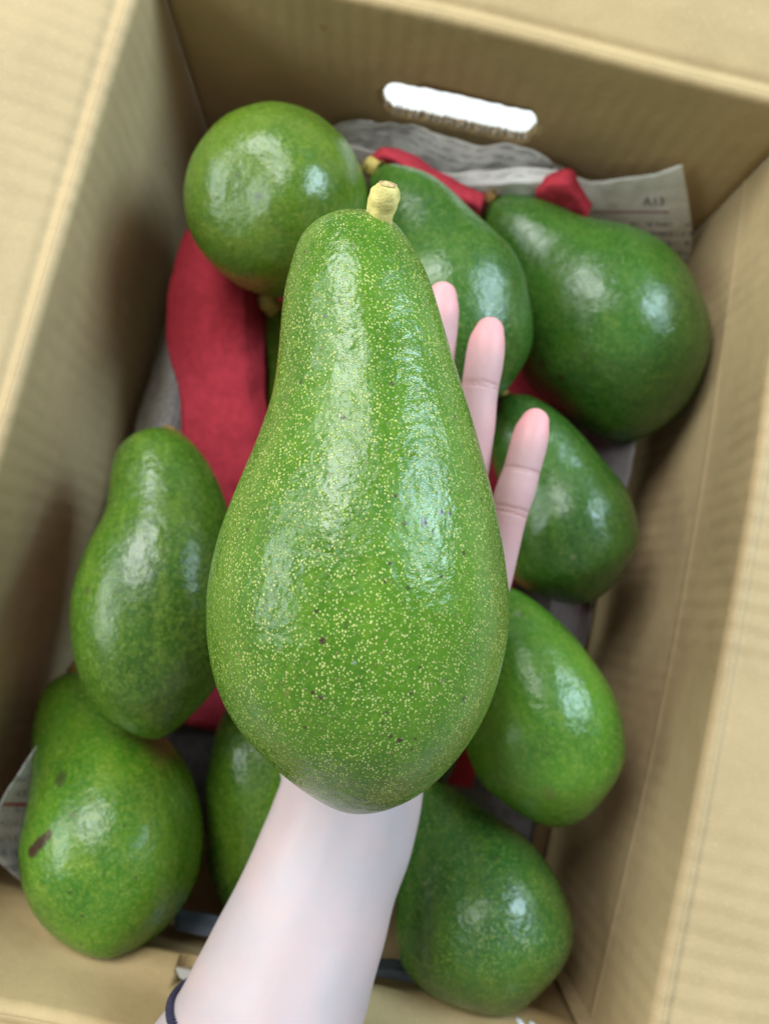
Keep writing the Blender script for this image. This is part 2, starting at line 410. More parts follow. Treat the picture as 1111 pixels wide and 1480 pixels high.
# ------------------------------------------------------------------ avocados
OUT = {
 'top_mid': ([(545,242,0),(560,265,36),(581,292,57),(613,350,82),(642,430,118),(655,500,115),(660,560,80),(662,600,0)], (.3952,.388)),
 'top_right': ([(712,288,0),(724,304,34),(748,332,57),(782,372,77),(828,420,119),(873,470,136),(893,520,133),(900,570,104),(902,620,55),(903,641,0)], (.4376,.4415)),
 'right_mid': ([(728,572,0),(735,585,30),(760,630,58),(795,690,76),(815,750,98),(826,800,98),(840,842,62),(850,871,0)], (.4185,.4248)),
 'right_low': ([(700,850,0),(712,870,40),(735,920,72),(760,980,98),(782,1050,114),(795,1105,108),(805,1160,66),(810,1195,0)], (.3883,.3742)),
 'low_right': ([(618,1130,0),(626,1150,32),(645,1190,62),(666,1250,102),(690,1310,124),(702,1360,129),(711,1412,102),(718,1448,56),(720,1470,0)], (.4011,.3673)),
 'low_mid': ([(375,985,0),(378,1010,50),(385,1070,80),(392,1140,94),(398,1210,97),(400,1280,86),(398,1330,45),(397,1355,0)], (.4125,.412)),
 'left_mid': ([(210,623,0),(216,640,47),(229,680,69),(243,735,84),(240,790,103),(225,870,117),(222,940,110),(222,1000,90),(225,1045,48),(227,1069,0)], (.3869,.3549)),
 'low_left': ([(112,973,0),(111,990,40),(112,1040,62),(132,1092,84),(160,1150,115),(166,1220,128),(164,1285,117),(161,1340,84),(158,1370,44),(157,1385,0)], (.4199,.3363)),
 'under_neck': ([(398,446,0),(405,458,26),(425,500,42),(445,560,60),(462,620,74),(475,680,62),(483,720,32),(487,738,0)], (.4516,.4513)),
 'under_base': ([(510,880,0),(517,895,34),(535,940,62),(560,1000,84),(580,1055,92),(598,1100,76),(610,1132,46),(618,1153,0)], (.4284,.4297)),
 'end_on': ([(409,305,0,.447),(408,304,40,.440),(406,301,80,.428),(403,297,112,.407),(401,294,131,.380),(398,292,122,.358),(394,290,88,.342),(389,288,40,.3355),(385,287,0,.334)], None),
 'held': ([(497,308,0),(499,322,52),(501,335,69),(507,365,86),(514,410,104),(524,500,122),(530,561,135),(532,618,153),(530,713,186),(521,808,211),(518,873,220),(515,959,209),(513,1024,186),(502,1115,112),(493,1150,58),(487,1165,0)], (.252,.252)),
}
LOWER = []      # underside samples for the padding
def build_avocado(key, label, mat_args, rings, segs, group='avocados packed in the box', lump=.024):
    pts, dd = OUT[key]
    A = np.array([p[:2] for p in pts], float); r = np.array([p[2] for p in pts], float)
    s = np.r_[0, np.cumsum(np.linalg.norm(np.diff(A, axis=0), axis=1))]
    if dd is None: d = np.array([p[3] for p in pts])
    else: d = dd[0] + (dd[1] - dd[0]) * s / s[-1]
    X = np.stack([P(a[0], a[1], e) for a, e in zip(A, d)])
    rr = r * d / np.sqrt(FPX ** 2 + r ** 2) if dd is not None else r * d / FPX
    S = np.r_[0, np.cumsum(np.linalg.norm(np.diff(X, axis=0), axis=1))]
    th = (1 - np.cos(np.linspace(0, math.pi, rings))) / 2; q = th * S[-1]
    C = np.stack([pchip(S, X[:, i], q) for i in range(3)], 1)
    ker = np.array([1, 4, 6, 4, 1]) / 16.
    for _ in range(8 * rings // 64):
        Cp = np.pad(C, ((2, 2), (0, 0)), mode='reflect', reflect_type='odd'); C = sum(ker[i] * Cp[i:i + rings] for i in range(5))
    r2 = np.maximum(pchip(S, rr ** 2, q), 0); R_ = np.sqrt(r2)
    ang = th * 1.0
    for _ in range(3 * rings // 64):
        Rp = np.pad(R_, 2, mode='reflect', reflect_type='odd'); R_ = np.maximum(sum(ker[i] * Rp[i:i + rings] for i in range(5)), 0)
    R_[0] = R_[-1] = 0
    T = np.gradient(C, axis=0); T /= np.linalg.norm(T, axis=1)[:, None]
    main = C[-1] - C[0]; main /= np.linalg.norm(main)
    for _ in range(6 * rings // 64 + 1):
        Tp = np.pad(T, ((2, 2), (0, 0)), mode='edge'); T = sum(ker[i] * Tp[i:i + rings] for i in range(5))
    T /= np.linalg.norm(T, axis=1)[:, None]
    up = np.array([0, 0, 1.0]) if abs(main[2]) < .8 else np.array([0, 1.0, 0])
    Rmax = R_.max(); V = []
    cen = C[np.argmax(R_)]
    # local frame: z runs from stem to blossom end
    zx = main; xx = np.cross(up, zx); xx /= np.linalg.norm(xx); yx = np.cross(zx, xx); Q = np.stack([xx, yx, zx])
    sd = abs(hash(key)) % 97 if False else sum(map(ord, key)) % 97
    for i in range(rings):
        x = np.cross(up, T[i]); x /= np.linalg.norm(x); y = np.cross(T[i], x)
        for j in range(segs):
            a = 2 * math.pi * j / segs
            dv = x * math.cos(a) + y * math.sin(a)
            p = C[i] + dv * R_[i]
            loc = Q @ (p - cen)
            k_ = 1 + lump * vn(loc, 28, sd) + lump * .45 * vn(loc, 70, sd + 3)
            V.append(Q @ (C[i] - cen) + (Q @ dv) * R_[i] * k_)
    root = empty('avocado', cen); root.rotation_euler = Matrix(Q.T.tolist()).to_euler()
    tag(root, label, 'avocado', group)
    faces = grid_faces(rings, segs, True)
    V = np.array(V)
    bv = None
    spots = []
    if mat_args.get('spots'):
        bvh = BVHTree.FromPolygons([Vector(v) for v in V], faces)
        for (px, py, rp, stretch, amt, col) in mat_args['spots']:
            o0 = Q @ (CAM - cen); d0 = Q @ (P(px, py, 1.0) - CAM)
            h = bvh.ray_cast(Vector(o0), Vector(d0).normalized())
            if h[0] is None: continue
            spots.append((tuple(h[0]), rp * h[3] / FPX, stretch, amt, col))
    ma = dict(mat_args); ma['spots'] = spots
    m = avocado_mat('avocado_skin_' + key, **ma)
    ob = mesh_obj('fruit', V, faces, m, root)
    bm = bmesh.new(); bm.from_mesh(ob.data); bmesh.ops.remove_doubles(bm, verts=bm.verts, dist=1e-6); bmesh.ops.recalc_face_normals(bm, faces=bm.faces); bm.to_mesh(ob.data); bm.free()
    ob.data.polygons.foreach_set('use_smooth', [True] * len(ob.data.polygons))
    Wd = V @ Q + cen
    return root, Q, cen, Wd
def stem(root, Q, cen, base, tip, r0, r1, mat, tipmat=None):
    """a stub from world point base to tip"""
    n, m = 22, 20; base = np.array(base); tip = np.array(tip); ax = tip - base; ln = np.linalg.norm(ax); ax /= ln
    up = np.array([0, 0, 1.0]) if abs(ax[2]) < .9 else np.array([1.0, 0, 0])
    x = np.cross(up, ax); x /= np.linalg.norm(x); y = np.cross(ax, x); V = []
    for i in range(n):
        t = i / (n - 1)
        r = r0 + (r1 - r0) * t
        r *= 1 + .10 * math.exp(-((t - .70) / .14) ** 2) + .35 * math.exp(-(t / .09) ** 2)
        if t > .72: r *= math.sqrt(max(0.0004, 1 - ((t - .72) / .28) ** 2.6))
        for j in range(m):
            a = 2 * math.pi * j / m
            c = base + ax * ln * t + x * .0006 * math.sin(t * 3)
            p = c + (x * math.cos(a) + y * math.sin(a)) * r
            p = p + (p - c) * .16 * vn(p, 420, 2) + (p - c) * .05 * math.sin(a * 5 + t * 3)
            V.append(Q @ (p - cen))
    st = mesh_obj('stem', V, grid_faces(n, m, True), mat, root)
    if tipmat:
        k0 = n - 2; VV = [Vector(V[i * m + j]) + (Vector(V[i * m + j]) - Vector(Q @ (base + ax * ln * (i / (n - 1)) - cen))).normalized() * .00022 + Vector(Q @ ax) * .00015 for i in range(k0, n) for j in range(m)]
        mesh_obj('cut_end', VV, grid_faces(n - k0, m, True), tipmat, st)
    return st

DK, MD, YL = (.025, .088, .006), (.050, .136, .008), (.165, .238, .018)
br = (.05, .03, .018)
def SK(**kw):
    d = dict(deep=DK, mid=MD, yellow=YL, dots=.16, rough=.19, dot_scale=900, bump=.85); d.update(kw); return d
one3 = (1, 1, 1)
AV = {}
AV['end_on'] = build_avocado('end_on', 'round avocado standing blossom end up in the box corner above the red tissue', SK(seed=1.3, deep=(.042, .115, .006), mid=(.078, .165, .008), yellow=(.19, .25, .025), spots=[(374, 283, 7, one3, .75, (.05, .07, .03)), (343, 253, 5, one3, .6, (.05, .07, .03)), (385, 305, 8, (1, 1, 1), .4, (.20, .26, .08))]), 56, 64)
AV['top_mid'] = build_avocado('top_mid', 'large avocado lying behind the spread fingertips with its neck to the folded newspaper', SK(seed=2.1, deep=(.018, .080, .010), mid=(.034, .118, .012), yellow=(.10, .19, .025)), 56, 64)
AV['top_right'] = build_avocado('top_right', 'big curved avocado with a thick bent neck lying against the torn newspaper page', SK(seed=3.7, deep=(.018, .080, .010), mid=(.034, .118, .012), yellow=(.10, .19, .025), spots=[(811, 546, 7, one3, .85, br), (782, 525, 10, one3, .6, br), (845, 515, 6, one3, .4, br)]), 64, 64)
AV['right_mid'] = build_avocado('right_mid', 'dark green avocado lying below the little fingertip next to the right side wall', SK(seed=4.4, deep=(.018, .080, .010), mid=(.034, .118, .012), yellow=(.10, .19, .025), spots=[(828, 805, 6, one3, .4, (.2, .2, .1)), (906, 797, 6, one3, .4, br)]), 56, 64)
AV['right_low'] = build_avocado('right_low', 'bright yellowish green avocado with broad white highlight wedged against the ribbed side wall', SK(seed=5.2, deep=(.04, .15, .010), mid=(.085, .235, .014), yellow=(.22, .34, .035), spots=[(748, 888, 6, one3, .5, (.25, .22, .16)), (795, 1150, 11, (1, 1, .5), .35, (.12, .11, .03))]), 56, 64)
AV['low_right'] = build_avocado('low_right', 'speckled dark avocado with twin narrow highlights lying right beside the bare forearm', SK(seed=6.6, dots=.28, deep=(.018, .085, .016), mid=(.04, .14, .02), spots=[(716, 1240, 5, one3, .5, br), (738, 1285, 4, one3, .5, br)]), 60, 64)
AV['low_mid'] = build_avocado('low_mid', 'avocado half hidden under the wrist between the scarred avocado and the forearm', SK(seed=7.9), 56, 64)
AV['left_mid'] = build_avocado('left_mid', 'avocado lying on top with its brown stem stub towards the red tissue', SK(seed=8.3, yellow=(.19, .30, .03), spots=[(126, 853, 9, one3, .5, (.06, .06, .03)), (170, 822, 4, one3, .5, br)]), 60, 64)
AV['low_left'] = build_avocado('low_left', 'light green avocado with dark brown scars on its side by the curled newspaper', SK(seed=9.1, deep=(.03, .13, .008), mid=(.075, .215, .012), yellow=(.24, .34, .03), dots=.22, spots=[(48, 1230, 13, one3, .95, (.045, .018, .012)), (53, 1224, 11, one3, .9, (.045, .018, .012)), (64, 1213, 9, one3, .9, (.05, .02, .012)), (58, 1219, 11, one3, .9, (.045, .018, .012)), (70, 1207, 8, one3, .8, (.06, .025, .015)), (88, 1125, 11, (1, 1, .7), .75, (.05, .05, .02)), (105, 1178, 5, one3, .5, (.09, .06, .02))]), 64, 64)
AV['under_neck'] = build_avocado('under_neck', 'small avocado underneath with yellow stem end peeping out beside the red tissue', SK(seed=10.4), 48, 48)
AV['under_base'] = build_avocado('under_base', 'small avocado almost hidden underneath, its end showing right beside the wrist', SK(seed=11.8), 48, 48)
sp = [(466, 926, 6.5, one3, .95, br), (463, 1008, 5, one3, .9, br), (452, 1001, 4, one3, .9, br), (577, 1070, 6, one3, .95, br), (595, 1083, 3.5, one3, .9, br), (600, 1068, 3, one3, .9, br),
      (500, 905, 5, (.9, .9, .5), .35, br), (613, 755, 7, (1, 1, .6), .85, br), (637, 740, 8, (.7, 1.6, 1.5), .85, br), (650, 742, 6, (.8, 1.4, 1.4), .8, br), (585, 757, 4.5, one3, .8, br), (625, 770, 5, one3, .7, br),
      (564, 814, 4.5, one3, .9, br), (670, 800, 5, one3, .8, br), (590, 850, 5, one3, .7, br), (556, 841, 3.5, one3, .8, br), (441, 1052, 4, one3, .8, br), (594, 1002, 4, one3, .8, br), (512, 958, 4, one3, .6, (.3, .33, .3)), (640, 985, 4, one3, .6, (.25, .2, .15)), (683, 946, 4, one3, .6, br), (362, 716, 3.5, one3, .7, br), (355, 830, 3, one3, .7, br), (558, 1030, 4, one3, .7, br), (553, 1045, 4, one3, .6, br), (415, 1002, 5, (1, 1, .6), .5, (.2, .17, .06))]
AV['held'] = build_avocado('held', 'largest avocado, glossy and yellow-speckled with a pale stem, resting on the open palm', dict(deep=(.038, .126, .006), mid=(.074, .195, .010), yellow=(.16, .29, .018), dots=.84, rough=.15, spots=sp, dot_scale=1330, seed=.37, bump=1.0), 150, 144, group=None, lump=.010)
def st_(key, b, t, d, r0, r1, mat, tm=None):
    root, Q, cen, _ = AV[key]; stem(root, Q, cen, P(*b, d[0]), P(*t, d[1]), r0, r1, mat, tm)
st_('held', (545, 347), (562, 262), (.246, .235), .0045, .0043, MSTEM, MTIP)
st_('top_mid', (546, 246), (528, 232), (.395, .395), .0042, .0040, MSTEMO)
st_('under_neck', (400, 452), (382, 426), (.4516, .432), .0056, .0050, MSTEMO)
st_('left_mid', (240, 640), (249, 617), (.386, .384), .0040, .0040, MSTEMD)
st_('low_right', (622, 1140), (614, 1132), (.399, .397), .0038, .0034, MSTEMD)
st_('low_left', (112, 978), (110, 960), (.420, .424), .0038, .0036, MSTEMD)
st_('right_mid', (729, 574), (722, 560), (.4185, .419), .0038, .0036, MSTEMD)
st_('top_right', (714, 290), (704, 279), (.4376, .438), .0038, .0036, MSTEMD)
st_('right_low', (701, 852), (694, 838), (.3883, .388), .0038, .0036, MSTEMD)

# ------------------------------------------------------------------ padding and paper
allV = np.vstack([AV[k_][3] for k_ in AV if k_ != 'held'])
def heightfield(xs, ys, lo, hi, gap):
    Z = np.full((len(ys), len(xs)), np.nan)
    gx = np.clip(((allV[:, 0] - xs[0]) / (xs[1] - xs[0])).round().astype(int), 0, len(xs) - 1)
    gy = np.clip(((allV[:, 1] - ys[0]) / (ys[1] - ys[0])).round().astype(int), 0, len(ys) - 1)
    Z[:] = hi + .02
    np.minimum.at(Z, (gy, gx), allV[:, 2])
    Zm = Z.copy()
    for _ in range(2):       # local minimum so that nothing pokes into a fruit
        q = np.pad(Zm, 1, mode='edge'); Zm = np.min([q[1 + a:1 + a + len(ys), 1 + b:1 + b + len(xs)] for a in (-1, 0, 1) for b in (-1, 0, 1)], 0)
    Zm = np.clip(Zm - gap, lo, hi)
    S_ = Zm.copy()
    for _ in range(40):
        q = np.pad(S_, 1, mode='edge'); S_ = .2 * (q[1:-1, 1:-1] + q[:-2, 1:-1] + q[2:, 1:-1] + q[1:-1, :-2] + q[1:-1, 2:]); S_ = np.minimum(S_, Zm)
    return S_
def hf_sheet(name, x0, x1, y0, y1, n, m, lo, hi, gap, mat, label, cat, rough=.002, seed=1, trim=None):
    xs = np.linspace(x0, x1, m); ys = np.linspace(y0, y1, n); Z = heightfield(xs, ys, lo, hi, gap)
    V, uv = [], []
    for i in range(n):
        for j in range(m):
            p = (xs[j], ys[i], 0); V.append((xs[j], ys[i], Z[i, j] - rough * (1 + vn(p, 35, seed) + .6 * vn(p, 90, seed + 2)))); uv.append((j / (m - 1), 1 - i / (n - 1)))
    fs = grid_faces(n, m)
    if trim: fs = [f_ for f_ in fs if trim(*V[f_[0]])]
    o = mesh_obj(name, V, fs, mat, None, uv); tag(o, label, cat)
    md = o.modifiers.new('s', 'SOLIDIFY'); md.thickness = .0003
    return o
MN1 = newsprint_mat('newsprint_floor_shaded', shade=(.17, .165, .17), pitch=.03)  # near-black paper colour carries the shade of the gaps between fruit
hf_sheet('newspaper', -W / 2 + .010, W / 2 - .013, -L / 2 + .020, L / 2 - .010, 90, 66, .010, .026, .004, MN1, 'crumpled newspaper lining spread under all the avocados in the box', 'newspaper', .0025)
hf_sheet('red_tissue', -.10, .095, -.14, .165, 64, 44, .016, .052, .001, MRED, 'dark red tissue paper lying under the avocados on the newspaper lining', 'tissue paper', .0008, 4)

def px_sheet(name, rows, mat, label, cat, nu=30, nv=16, crumple=.0012, seed=1, thick=.00025, cscale=45, uvbox=None):
    """rows: list of rows of world points (each row any length); smooth surface through them"""
    rr = [crspline(r, nu) for r in rows]; rr = np.stack(rr)          # rows x nu x 3
    G_ = np.stack([crspline(rr[:, j], nv) for j in range(nu)], 1)    # nv x nu x 3
    V, uv = [], []
    dn = np.gradient(G_, axis=0); du = np.gradient(G_, axis=1)
    N = np.cross(du.reshape(-1, 3), dn.reshape(-1, 3)); N /= np.linalg.norm(N, axis=1)[:, None] + 1e-12
    for i in range(nv):
        for j in range(nu):
            p = G_[i, j]; k_ = vn(p, cscale, seed); k2 = abs(vn(p, cscale * 2.3, seed + 4))
            V.append(p + N[i * nu + j] * crumple * (k_ - k2)); uv.append((j / (nu - 1), i / (nv - 1)))
    if uvbox:
        q_ = (np.array(V) - CAM) @ RM; uv = [((CX + FPX * a / -c - uvbox[0]) / (uvbox[2] - uvbox[0]), (CY - FPX * b / -c - uvbox[1]) / (uvbox[3] - uvbox[1])) for a, b, c in q_]
    o = mesh_obj(name, V, grid_faces(nv, nu), mat, None, uv); tag(o, label, cat)
    md = o.modifiers.new('s', 'SOLIDIFY'); md.thickness = thick; md.offset = 0
    return o, np.array(V), grid_faces(nv, nu)
def T_(x, y, off): return Pax(x, y, 1, L / 2 - off)          # near the top wall
def Lf(x, y, off): return Pax(x, y, 0, -W / 2 + off)
def Rt(x, y, off): return Pax(x, y, 0, W / 2 - off)
def Bt(x, y, off): return Pax(x, y, 1, -L / 2 + off)
MN2 = newsprint_mat('newsprint_grey', shade=(.80, .80, .78), pitch=.12, text=.7)
px_sheet('newspaper', [
    [T_(455, 196, .003), T_(490, 178, .002), T_(540, 172, .002), T_(600, 181, .002), T_(650, 196, .003), T_(695, 211, .006), T_(735, 206, .003), T_(775, 216, .003), T_(818, 243, .003)],
    [T_(455, 225, .006), T_(500, 210, .008), T_(560, 205, .006), T_(620, 222, .010), T_(680, 236, .014), T_(735, 238, .010), T_(800, 262, .006)],
    [T_(455, 262, .014), T_(520, 250, .018), T_(600, 262, .016), T_(680, 290, .020), T_(740, 300, .018), T_(800, 310, .016)]],
    MN2, 'grey folded newspaper standing against the end wall below the long hand hole', 'newspaper', 70, 30, .0034, 2)
MN2b = newsprint_mat('newsprint_white', shade=(.78, .76, .72), pitch=.2, text=.5)
px_sheet('newspaper', [
    [T_(478, 205, .016), T_(520, 212, .020), T_(580, 226, .022), T_(640, 248, .022), T_(700, 246, .020), T_(760, 242, .018), T_(806, 246, .016)],
    [T_(478, 235, .022), T_(520, 242, .024), T_(580, 250, .026), T_(640, 268, .028), T_(700, 268, .028), T_(760, 264, .026), T_(800, 262, .022)],
    [T_(478, 275, .024), T_(520, 280, .026), T_(580, 290, .028), T_(640, 300, .030), T_(700, 305, .030), T_(760, 300, .028), T_(800, 290, .024)]],
    MN2b, 'pale strip of newspaper with a curled edge behind the red tissue roll', 'newspaper', 50, 16, .0018, 5)
# page with its number
PG = (805, 232, 1005, 420)
MN3 = newsprint_mat('newsprint_page', rule=((306 - 232) / 188, .011, .24, .80, (.33, .10, .13)), shade=(.82, .80, .75), text_from=.46, pitch=.075, text=1.1)
pg, pgV, pgF = px_sheet('newspaper_page', [
    [T_(800, 243, .010), T_(850, 260, .010), T_(890, 257, .009), T_(940, 250, .006), T_(986, 237, .004)],
    [T_(812, 300, .020), T_(850, 300, .018), T_(895, 300, .014), T_(945, 295, .010), T_(995, 290, .006)],
    [T_(815, 350, .028), T_(850, 350, .024), T_(895, 350, .020), T_(945, 345, .016), T_(1000, 345, .010)],
    [T_(815, 420, .038), T_(850, 420, .034), T_(895, 415, .028), T_(945, 410, .024), T_(996, 400, .018)]],
    MN3, 'torn newspaper page numbered A13 with a dark red rule standing in the corner', 'newspaper', 40, 34, .0012, 3, uvbox=PG)
bvp = BVHTree.FromPolygons([Vector(v) for v in pgV], pgF)
def print_text(txt, x0, y0, x1, y1, name, parent, slope=0.0):
    cu = bpy.data.curves.new('t', 'FONT'); cu.body = txt; cu.size = 1; cu.resolution_u = 3
    to = bpy.data.objects.new('t', cu); COL.objects.link(to); bpy.context.view_layer.update()
    tm = bpy.data.meshes.new_from_object(to.evaluated_get(bpy.context.evaluated_depsgraph_get())); bpy.data.objects.remove(to)
    bm = bmesh.new(); bm.from_mesh(tm); bmesh.ops.triangulate(bm, faces=bm.faces); bmesh.ops.subdivide_edges(bm, edges=[e for e in bm.edges if e.calc_length() > .25], cuts=2)
    xs = [v.co.x for v in bm.verts]; ys = [v.co.y for v in bm.verts]; ax, bx_, ay, by = min(xs), max(xs), min(ys), max(ys)
    for v in bm.verts:
        px = x0 + (v.co.x - ax) / (bx_ - ax) * (x1 - x0); py = y1 + (v.co.y - ay) / (by - ay) * (y0 - y1) + slope * (px - x0)
        d = Vector(P(px, py, 1.0) - CAM).normalized(); h = bvp.ray_cast(Vector(CAM), d)
        v.co = h[0] - d * .0006
    me = bpy.data.meshes.new(name); bm.to_mesh(me); bm.free(); me.materials.append(MINK)
    o = bpy.data.objects.new(name, me); COL.objects.link(o); o.parent = parent
    return o
print_text('A13', 929, 284, 959, 297, 'page_number', pg)
# left wall sheet
MN4 = newsprint_mat('newsprint_left', shade=(.66, .65, .67), pitch=.055, text=.9)
px_sheet('newspaper', [
    [Lf(268, 380, .002), Lf(240, 470, .002), Lf(198, 600, .002), Lf(182, 660, .002), Lf(150, 760, .002)],
    [Pz(300, 390, .080), Pz(268, 475, .078), Pz(245, 600, .078), Pz(232, 660, .076), Pz(200, 770, .07)],
    [Pz(340, 400, .066), Pz(310, 480, .064), Pz(295, 600, .064), Pz(280, 660, .062), Pz(250, 780, .055)]],
    MN4, 'newspaper strip with printed lines between the red tissue and the dark side wall', 'newspaper', 40, 20, .0012, 6)
px_sheet('newspaper', [
    [Lf(128, 930, .001), Lf(112, 955, .002), Lf(92, 985, .002), Lf(80, 1010, .002)],
    [Lf(140, 945, .008), Lf(122, 968, .010), Lf(102, 998, .010), Lf(90, 1022, .008)],
    [Lf(150, 960, .020), Lf(132, 985, .022), Lf(115, 1010, .022), Lf(105, 1035, .020)]],
    MN4, 'thin curled newspaper edge between two avocados on the dark side wall', 'newspaper', 20, 14, .0006, 8)
MN5 = newsprint_mat('newsprint_curl', rule=(.47, .014, .28, 1.2, (.50, .035, .05)), shade=(.84, .84, .88), pitch=.09, text=.8)
px_sheet('newspaper', [
    [Pz(66, 1058, 0.121), Pz(52, 1085, 0.121), Pz(90, 1110, 0.089)],
    [Pz(30, 1110, 0.128), Pz(40, 1125, 0.120), Pz(85, 1150, 0.084)],
    [Pz(4, 1152, 0.132), Pz(16, 1165, 0.122), Pz(80, 1195, 0.082)],
    [Pz(-18, 1200, 0.132), Pz(0, 1212, 0.120), Pz(75, 1235, 0.080)],
    [Pz(-8, 1238, 0.124), Pz(12, 1246, 0.116), Pz(72, 1262, 0.080)],
    [Pz(24, 1268, 0.110), Pz(34, 1276, 0.106), Pz(80, 1285, 0.078)]],
    MN5, 'curled white newspaper with a red printed line in the corner beside the scarred avocado', 'newspaper', 30, 40, .0010, 9, uvbox=(-30, 1050, 90, 1290))
MN6 = newsprint_mat('newsprint_bottom_shaded', shade=(.09, .10, .12), pitch=.2, text=.4)  # ordinary newsprint, its shade under the arm put into the dark colour
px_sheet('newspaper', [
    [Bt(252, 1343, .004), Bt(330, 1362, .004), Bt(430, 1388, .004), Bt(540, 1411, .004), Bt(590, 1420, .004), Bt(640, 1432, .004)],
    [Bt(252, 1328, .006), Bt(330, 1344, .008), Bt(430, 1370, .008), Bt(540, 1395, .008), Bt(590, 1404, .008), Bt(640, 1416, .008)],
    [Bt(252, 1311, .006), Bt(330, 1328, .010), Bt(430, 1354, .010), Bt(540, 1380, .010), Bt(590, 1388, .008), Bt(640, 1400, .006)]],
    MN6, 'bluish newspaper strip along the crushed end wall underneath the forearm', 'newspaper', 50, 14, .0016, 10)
MN7 = newsprint_mat('newsprint_right_shaded', shade=(.17, .155, .155), pitch=.1, text=.5)  # scraps coloured dark to paint in the shadow by the right wall
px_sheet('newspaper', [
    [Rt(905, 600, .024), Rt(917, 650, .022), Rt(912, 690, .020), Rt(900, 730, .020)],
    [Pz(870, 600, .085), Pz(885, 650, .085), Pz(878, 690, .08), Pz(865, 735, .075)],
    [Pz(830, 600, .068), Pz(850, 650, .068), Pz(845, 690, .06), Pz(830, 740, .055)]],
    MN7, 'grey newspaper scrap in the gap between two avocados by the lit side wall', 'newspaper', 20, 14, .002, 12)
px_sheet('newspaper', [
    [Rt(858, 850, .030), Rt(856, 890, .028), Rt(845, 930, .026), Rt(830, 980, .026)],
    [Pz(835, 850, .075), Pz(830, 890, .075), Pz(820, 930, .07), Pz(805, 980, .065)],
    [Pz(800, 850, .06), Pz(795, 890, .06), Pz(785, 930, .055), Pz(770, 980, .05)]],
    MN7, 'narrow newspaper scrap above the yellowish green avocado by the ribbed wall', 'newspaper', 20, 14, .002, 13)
# red tissue pieces
px_sheet('red_tissue', [
    [Pz(300, 300, .108), Pz(262, 345, .112), Pz(246, 400, .112), Pz(240, 470, .106), Pz(246, 520, .102), Pz(258, 560, .098), Pz(262, 620, .094), Pz(262, 700, .085), Pz(262, 780, .07)],
    [Pz(345, 300, .104), Pz(310, 345, .114), Pz(300, 400, .115), Pz(298, 470, .109), Pz(300, 520, .105), Pz(306, 560, .101), Pz(310, 620, .097), Pz(310, 700, .088), Pz(310, 780, .073)],
    [Pz(385, 320, .096), Pz(365, 360, .104), Pz(355, 410, .107), Pz(352, 470, .105), Pz(352, 520, .102), Pz(354, 560, .099), Pz(356, 620, .095), Pz(356, 700, .086), Pz(356, 780, .070)],
    [Pz(400, 330, .070), Pz(400, 370, .072), Pz(392, 420, .074), Pz(383, 475, .086), Pz(383, 525, .092), Pz(384, 565, .090), Pz(392, 625, .086), Pz(396, 705, .078), Pz(396, 785, .062)]],
    MRED, 'broad red tissue paper sheet swelling up between the round avocado and side wall', 'tissue paper', 60, 40, .0016, 14, .0006, 55)
def roll(rows, label, seed): return px_sheet('red_tissue', rows, MRED, label, 'tissue paper', 36, 18, .0012, seed, .0006, 60)
roll([[T_(528, 228, .030), T_(560, 214, .028), T_(590, 222, .028), T_(630, 246, .030), T_(672, 268, .032), T_(702, 282, .034)],
      [T_(536, 236, .036), T_(562, 226, .037), T_(588, 238, .038), T_(628, 264, .040), T_(668, 284, .042), T_(696, 296, .042)],
      [T_(545, 262, .038), T_(568, 260, .040), T_(592, 276, .042), T_(630, 300, .044), T_(660, 320, .046), T_(690, 335, .048)]],
     'long red tissue roll lying along the neck of the avocado behind the fingers', 15)
roll([[T_(775, 268, .022), T_(800, 250, .020), T_(822, 246, .018), T_(838, 268, .020), T_(854, 298, .024)],
      [T_(775, 278, .028), T_(800, 264, .028), T_(818, 264, .027), T_(832, 282, .028), T_(850, 306, .030)],
      [T_(775, 300, .030), T_(800, 295, .032), T_(818, 300, .032), T_(832, 315, .032), T_(848, 330, .034)]],
     'short pointed red tissue fold between the grey newspaper and the numbered page', 16)

# ------------------------------------------------------------------ the hand and forearm
def tube(bm, pts, radii, flat=1.0, nrm=None, seg=28, per=10):
    """closed tube with round ends; flat squeezes it along nrm"""
    p = np.asarray(pts, float); r = np.asarray(radii, float)
    s = np.r_[0, np.cumsum(np.linalg.norm(np.diff(p, axis=0), axis=1))]; n = per * (len(p) - 1) + 1; q = np.linspace(0, s[-1], n)
    C = np.stack([pchip(s, p[:, i], q) for i in range(3)], 1); R_ = pchip(s, r, q); F_ = np.full(n, flat) if np.isscalar(flat) else pchip(s, np.asarray(flat, float), q)
    T = np.gradient(C, axis=0); T /= np.linalg.norm(T, axis=1)[:, None]
    rings = []
    for a in np.linspace(math.pi / 2 * .96, .15, 6): rings.append((C[0] - T[0] * R_[0] * math.sin(a) * .9, T[0], R_[0] * math.cos(a), F_[0]))
    for i in range(n): rings.append((C[i], T[i], R_[i], F_[i]))
    for a in np.linspace(.15, math.pi / 2 * .96, 6): rings.append((C[-1] + T[-1] * R_[-1] * math.sin(a), T[-1], R_[-1] * math.cos(a), F_[-1]))
    up = np.array(nrm if nrm is not None else RM[:, 2]); vr = []
    for c, t, rad, fl_ in rings:
        x = np.cross(t, up); x /= np.linalg.norm(x); y = np.cross(x, t)
        vr.append([bm.verts.new(c + x * rad * math.cos(a) + y * rad * fl_ * math.sin(a)) for a in np.linspace(0, 2 * math.pi, seg, endpoint=False)])
    for a, b in zip(vr[:-1], vr[1:]):
        for j in range(seg): bm.faces.new((a[j], a[(j + 1) % seg], b[(j + 1) % seg], b[j]))
    bm.faces.new(vr[0][::-1]); bm.faces.new(vr[-1])
FD = .306
